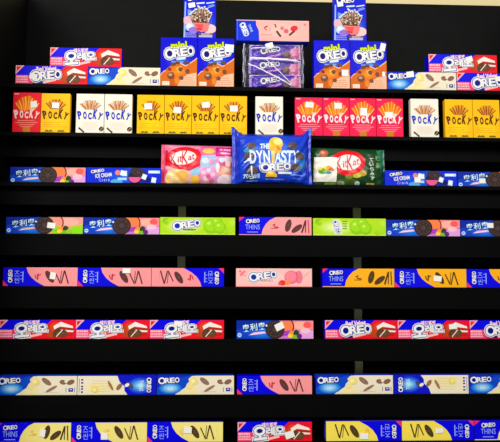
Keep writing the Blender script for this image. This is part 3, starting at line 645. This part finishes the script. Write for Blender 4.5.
# big blue bag
W, H, w, h = 79, 58.5, .2350, .1700
def peak(u): return 1 - .125 * math.sin(math.pi / 2 * min(1, max(0, (min(u, 1 - u) - .03) / .12))) 
t = thing('cookie_bag', 'large blue cookie bag with yellow emblem in front of a white box', 'snack bag', 'large cookie bags')
s_, b_ = pillow(w, h, .036, peak, .045, .0022, 5, .03)
bag_mesh('bag', s_, b_, 110, 80, mat((14, 50, 196), .26, .5), t)
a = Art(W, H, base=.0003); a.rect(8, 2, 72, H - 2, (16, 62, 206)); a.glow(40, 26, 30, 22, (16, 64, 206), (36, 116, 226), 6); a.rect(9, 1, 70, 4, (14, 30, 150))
a.poly([(11, 22), (18, 16), (24, 24), (16, 28)], (30, 150, 200)); a.ell(19, 47, 6, 9, (20, 34, 90)); a.poly([(64, 20), (72, 26), (70, 46), (60, 44)], (30, 110, 190))
a.text('70년', 11.5, 48.5, 21, 53.6, (214, 230, 246), 0, .03); a.text('2018', 21, 48.5, 27, 53, (190, 220, 240), 0, .03); a.lines(14, 55.4, 27, 1, 1, .9, (130, 180, 240)); a.lines(33, 53.6, 52, 1, 1, 1, (120, 160, 236)); a.lines(57, 49, 69, 1, 1, 1, (140, 180, 240)); a.lines(59, 52.6, 68, 1, 1, .9, (110, 150, 230))
p = Art(W, H, 'cookie_picture', .0010)
for x, y, r in ((19, 17, 4.6), (16.6, 28.6, 5), (59, 16.4, 5), (65.6, 28, 4.6), (61.6, 41, 4.8), (21, 45, 4.6)): p.cookie(x, y, r, r * .92, 0, (84, 66, 70))
p.ell(17, 33, 2, 2, (226, 234, 246)); p.line(12, 36, 18, 32, 1.4, (220, 230, 246)); p.line(19, 40, 19.6, 50, 1.4, (230, 236, 246))
L = Art(W, H, 'logo', .0018, label='tall white lettering with a yellow emblem')
L.text('THE', 27.5, 15, 36.5, 20.5, (214, 226, 248), 0, .05); 
for ch, x in zip('DYN', (20.5, 26.8, 33.6)): L.text(ch, x - 2.8, 23, x + 2.8, 37, (226, 236, 248), -3, .03)
for ch, x in zip('ASTY', (44.5, 50, 55.6, 61.4)): L.text(ch, x - 2.6, 22.6, x + 2.6, 36.4, (214, 234, 250), 3, .03)
L.ell(42.6, 14, 6.6, 8, (250, 196, 60)); L.rect(36.2, 14, 47, 22, (250, 186, 40)); L.ell(42.4, 22, 5.4, 4.4, (250, 176, 40)); L.ell(44.4, 11.6, 3.8, 4, (254, 232, 140)); L.poly([(37.6, 23), (41.6, 23), (41, 36), (38.6, 38)], (250, 206, 120)); L.ell(45, 19.5, 2, 3, (230, 140, 30))
biglogo(L, 28, 37, 57, 45.6, -4, big=1.3, ol=(14, 30, 150)); L.rect(44.6, 46.4, 57.4, 48.8, (226, 236, 250)); L.poly([(32.6, 52), (33.6, 48), (37, 46.4), (41, 46.6), (43.4, 49), (43.6, 52)], (250, 200, 30)); L.ell(37.6, 48.6, 2.6, 1.2, (254, 230, 120))
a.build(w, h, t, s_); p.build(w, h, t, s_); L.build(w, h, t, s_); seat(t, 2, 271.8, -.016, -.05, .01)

# dark green wafer bag
W, H, w, h = 75, 40.5, .2280, .1180
t = thing('wafer_bag', 'dark green wafer snack bag with a white square sticker, right of the big blue bag', 'snack bag', 'wafer snack bags')
s_, b_ = pillow(w, h, .024, lambda u: 1 - .035 * u, .035, .0011, 8)
bag_mesh('bag', s_, b_, 90, 50, mat((18, 62, 34), .28, .5), t)
a = Art(W, H, base=.0003); a.rect(3, 0, W - 3, H, (24, 66, 30)); a.glow(20, 28, 22, 12, (24, 66, 30), (50, 84, 30), 5); a.poly([(66, 2), (72, 0), (74, 14), (70, 26), (68, 14)], (40, 130, 90)); a.poly([(10, 0), (40, 0), (20, 8), (4, 10)], (44, 84, 56)); a.ell(36, 37, 12, 4, (70, 100, 40)); a.ell(30, 38, 4, 2.6, (180, 196, 150)); a.ell(20, 39, 6, 3, (120, 170, 50))
a.ell(14, 7, 4.4, 4, (176, 90, 50)); a.ell(13, 6, 2, 1.6, (226, 150, 110)); a.ell(45, 29, 5, 3.4, (206, 190, 40)); a.ell(51, 27.5, 4, 3, (190, 160, 40)); a.ell(38, 31, 4, 3, (120, 130, 30)); a.ell(46, 37.6, 2.6, 2, (206, 220, 210))
L = Art(W, H, 'logo', .0016, label='red oval with white and red lettering'); wafer_logo(a, L, 37, 16.6, 17, 13.2, -7, (234, 10, 24))
for k, ch in enumerate('てぃらみす'): L.text(ch, 59.6 + .6 * k * .4 - 1.8, 11 + k * 4.9, 62.8 + .24 * k - 1, 14.6 + k * 4.9, (206, 226, 196), 4, .03)
for k, ch in enumerate('抹茶'): L.text(ch, 66 - 1.8, 8 + k * 7.5, 66 + 2.6, 13.8 + k * 7.5, (150, 176, 120), 3, .02)
L.lines(55, 37, 64, 1, 1, 1.6, (200, 180, 90))
a.build(w, h, t, s_); L.build(w, h, t, s_)
st = Art(W, H, 'round_fruit_sticker', .0030, label='white square sticker with green and orange squiggle'); st.part = 'square_sticker'
st.rect(4.4, 11.4, 26, 36.4, (240, 234, 222), 2); st.ell(12, 25.6, 3.6, 3, (90, 170, 40), -20); st.ell(16, 26.4, 3.6, 2.6, (140, 196, 40)); st.ell(10, 23.4, 2.6, 1.8, (226, 206, 60)); st.ell(18.6, 23, 3.4, 2.4, (236, 140, 40), 10); st.ell(20.6, 24.6, 2.6, 1.6, (206, 90, 40)); st.ell(15, 22.6, 2, 1.6, (236, 216, 90)); st.ell(17.6, 27.6, 3, 1.4, (60, 130, 170)); st.ell(13, 28, 2.4, 1.2, (50, 140, 60))
st.build(w, h, t, s_); seat(t, 2, 347, .018, -.06, .015)

# clear pouch with three purple packs and the box on it
Y0 = .03
def pack():
    W, H, w, h = 56, 15.5, .1550, .0455
    t = thing('cookie_pack', None, 'cookie pack', 'purple cookie packs in the clear pouch'); s, b = pillow(w, h, .013, seal=.045, crease=.0010, seed=11)
    bag_mesh('wrapper', s, b, 60, 20, mat((80, 30, 176), .26, .5), t)
    a = Art(W, H, base=.0003); a.rect(0, 0, W, 1.3, (226, 210, 240)); a.rect(0, 1.3, 3, H, (170, 140, 226)); a.poly([(3, 1.3), (50, 1.3), (44, H), (3, H)], (72, 20, 178)); a.poly([(44, 8), (50, 2), (W, 2), (W, H), (40, H)], (240, 150, 190)); a.rect(49, 2, 55, 5.5, (214, 206, 240)); a.line(50, 3, 54, 3, .6, (80, 40, 160)); a.poly([(18, 13.4), (34, 10.4), (35, 12.4), (19, 15)], (226, 120, 214)); a.line(20, 13.6, 33, 11.4, .6, (250, 206, 240)); a.poly([(4, 9), (9, 12), (5, 15)], (120, 90, 214))
    p = Art(W, H, 'cookie_picture', .0010); p.cookie(41, 11, 4.6, 3.8, -15, (112, 78, 64)); p.ell(48, 9, 4, 4.4, (246, 160, 196)); p.ell(52, 12, 2.6, 2.6, (238, 110, 160))
    L = Art(W, H, 'logo', .0016, label='white lettering with blue rim'); biglogo(L, 12, 3.6, 34, 10, -7, big=1.3, halo=False, ol=(40, 10, 120))
    for q in (a, p, L): q.build(w, h, t, s, .006)
    return t
pk = pack()
for k, (cx, dz, lab) in enumerate(((275, .0030, 'purple cookie pack at the bottom inside the clear pouch'), (274, .0495, 'purple cookie pack in the middle inside the clear pouch'), (275, .0955, 'purple cookie pack at the top inside the clear pouch'))):
    o = pk if k == 0 else clone(pk); q = at(cx, 70, Y0); o.location = (q.x, Y0, SHELF[0] + dz); o['label'] = lab; o.rotation_euler = (0, math.radians((-1, 1.5, -1)[k]), 0)
t = thing('clear_pouch', 'clear plastic pouch of purple packs on the top shelf', 'pouch')
w, h = .1850, .1455
s_, b_ = pillow(w, h, .021, seal=.02, crease=.0016, seed=4, bow=-.01)
s2 = lambda u, v: tuple(Vector(s_(u, v)) + Vector((0, -.004, 0))); b2 = lambda u, v: tuple(Vector(b_(u, v)) + Vector((0, .008, 0)))
bag_mesh('film', s2, b2, 60, 50, clear_film(), t)
W, H = 60.5, 48
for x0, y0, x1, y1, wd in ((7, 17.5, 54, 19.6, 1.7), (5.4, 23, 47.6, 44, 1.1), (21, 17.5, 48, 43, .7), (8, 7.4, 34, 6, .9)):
    sa = Art(W, H, 'white_line', .0012); sa.line(x0, y0, x1, y1, wd, (232, 224, 240)); sa.build(w, h, t, s2, .004)  # thin white lines drawn across the pouch front
sa = Art(W, H, 'film_gloss_streak', .0012)  # glossy side highlights of the film, painted as pale lines
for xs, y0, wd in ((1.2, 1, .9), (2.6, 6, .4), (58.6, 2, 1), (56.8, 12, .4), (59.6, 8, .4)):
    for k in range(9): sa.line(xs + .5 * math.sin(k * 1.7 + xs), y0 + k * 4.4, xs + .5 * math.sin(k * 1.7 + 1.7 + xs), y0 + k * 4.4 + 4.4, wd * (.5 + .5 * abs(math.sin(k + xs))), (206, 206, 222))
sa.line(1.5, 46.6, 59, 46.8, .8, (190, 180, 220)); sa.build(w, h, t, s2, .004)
t.location = (at(273, 65, Y0).x, Y0, SHELF[0] + .0004)
q = at(269.6, 45.6, Y0 - .025); ps = sticker(t, q.x - t.location.x, q.z - t.location.z, 8 * PX, 6.4 * PX, -16, y=-.0225)
b = put('pink_top', 0, 236.2, 309, 'pink and blue thin cookie box lying on the clear pouch, top centre', PK, base=h + .0012, dy=.008)

# ------------------------------------------------------------------ display rack
BLK = mat((9, 9, 9), .55, .075, name='black_laminate', noise=25); BLK_SHADED = mat((5, 5, 5), .5, .035, name='black_laminate', noise=14)  # second one a darker copy, shelf shade put into its colour
XL, XR, YB = -.645, 1.02, .25
rack = thing('display_rack', 'black stepped display rack holding all the boxes, against the cream wall', 'display rack')
rack.location = (0, 0, -1.30); up = 1.30
def part(name, mt, boxes, bev=.001, label=None):
    bm = bmesh.new()
    for x0, x1, y0, y1, z0, z1 in boxes: add_box(bm, x0, x1, y0, y1, z0 + up, z1 + up, 0, bev)
    o = link_mesh(name, bm, [mt], rack)
    if label: o['label'] = label
    return o
ztop = at(350, 2.6, YB).z
part('back_panel', BLK, [(XL, XR, YB, YB + .018, -1.30, ztop)])
part('side_panel', BLK, [(XL - .018, XL, -.25, YB + .018, -1.30, ztop)]); part('side_panel', BLK, [(XR, XR + .018, -.25, YB + .018, -1.30, ztop)])
for r, z in enumerate(SHELF):
    part('shelf', BLK_SHADED, [(XL, XR, yf(r) - (.034 if r == 2 else .008), YB, z - .012, z)])
    fb = {0: .030}.get(r, .062)
    if r < 7: fy = yf(r) + (.052 if r < 2 else -.008); part('shelf_fascia', BLK_SHADED, [(XL, XR, fy, fy + .008, z - fb, z - .012)])
part('base_panel', BLK, [(XL, XR, yf(7) + .03, yf(7) + .048, -1.30, SHELF[7] - .012)])
STL = mat((200, 200, 140), .4, .5, .3, name='painted_steel')
for px, zb in ((181.5, SHELF[4]), (358, SHELF[7] - .5)):
    X = at(px, 240, .09).x
    part('upright', STL, [(X - .012, X + .012, .10, .12, zb, SHELF[2] - .012)], label='olive grey steel upright')

# ------------------------------------------------------------------ room
def struct(name, bm, m_):
    o = link_mesh(name, bm, [m_]); o['kind'] = 'structure'; return o
bm = bmesh.new(); add_box(bm, -2.6, 2.6, YB + .025, YB + .125, -1.30, 2.1); struct('wall_back', bm, mat((232, 212, 160), .6, .2, bump=.15, name='cream_paint'))
bm = bmesh.new(); add_box(bm, -2.6, 2.6, -3.6, YB + .125, -1.40, -1.30); struct('floor', bm, mat((120, 116, 110), .35, .4, name='shop_floor', noise=6))

# ------------------------------------------------------------------ light
def lamp(name, loc, target, size, sy2, power, col):
    l = bpy.data.lights.new(name, 'AREA'); l.shape = 'RECTANGLE'; l.size = size; l.size_y = sy2; l.energy = power; l.color = col
    o = bpy.data.objects.new(name, l); C.objects.link(o); o.location = loc
    o.rotation_euler = (Vector(target) - Vector(loc)).to_track_quat('-Z', 'Y').to_euler()
lamp('ceiling_light', (-1.5, -2.4, 1.5), (0, 0, 0), 1.4, .9, 70, (1, .97, .92))
lamp('ceiling_light', (.9, -2.6, 1.4), (0.1, 0, -.1), 1.6, .9, 52, (1, .97, .92))
w_ = bpy.data.worlds.new('shop_ambient'); SC.world = w_; w_.use_nodes = True
bg = w_.node_tree.nodes['Background']; bg.inputs[0].default_value = (.9, .95, 1, 1); bg.inputs[1].default_value = .32
SC.view_settings.view_transform = 'Standard'; SC.view_settings.look = 'None'; SC.view_settings.gamma = 1; SC.view_settings.use_curve_mapping = False
SC.view_settings.exposure = -0.14
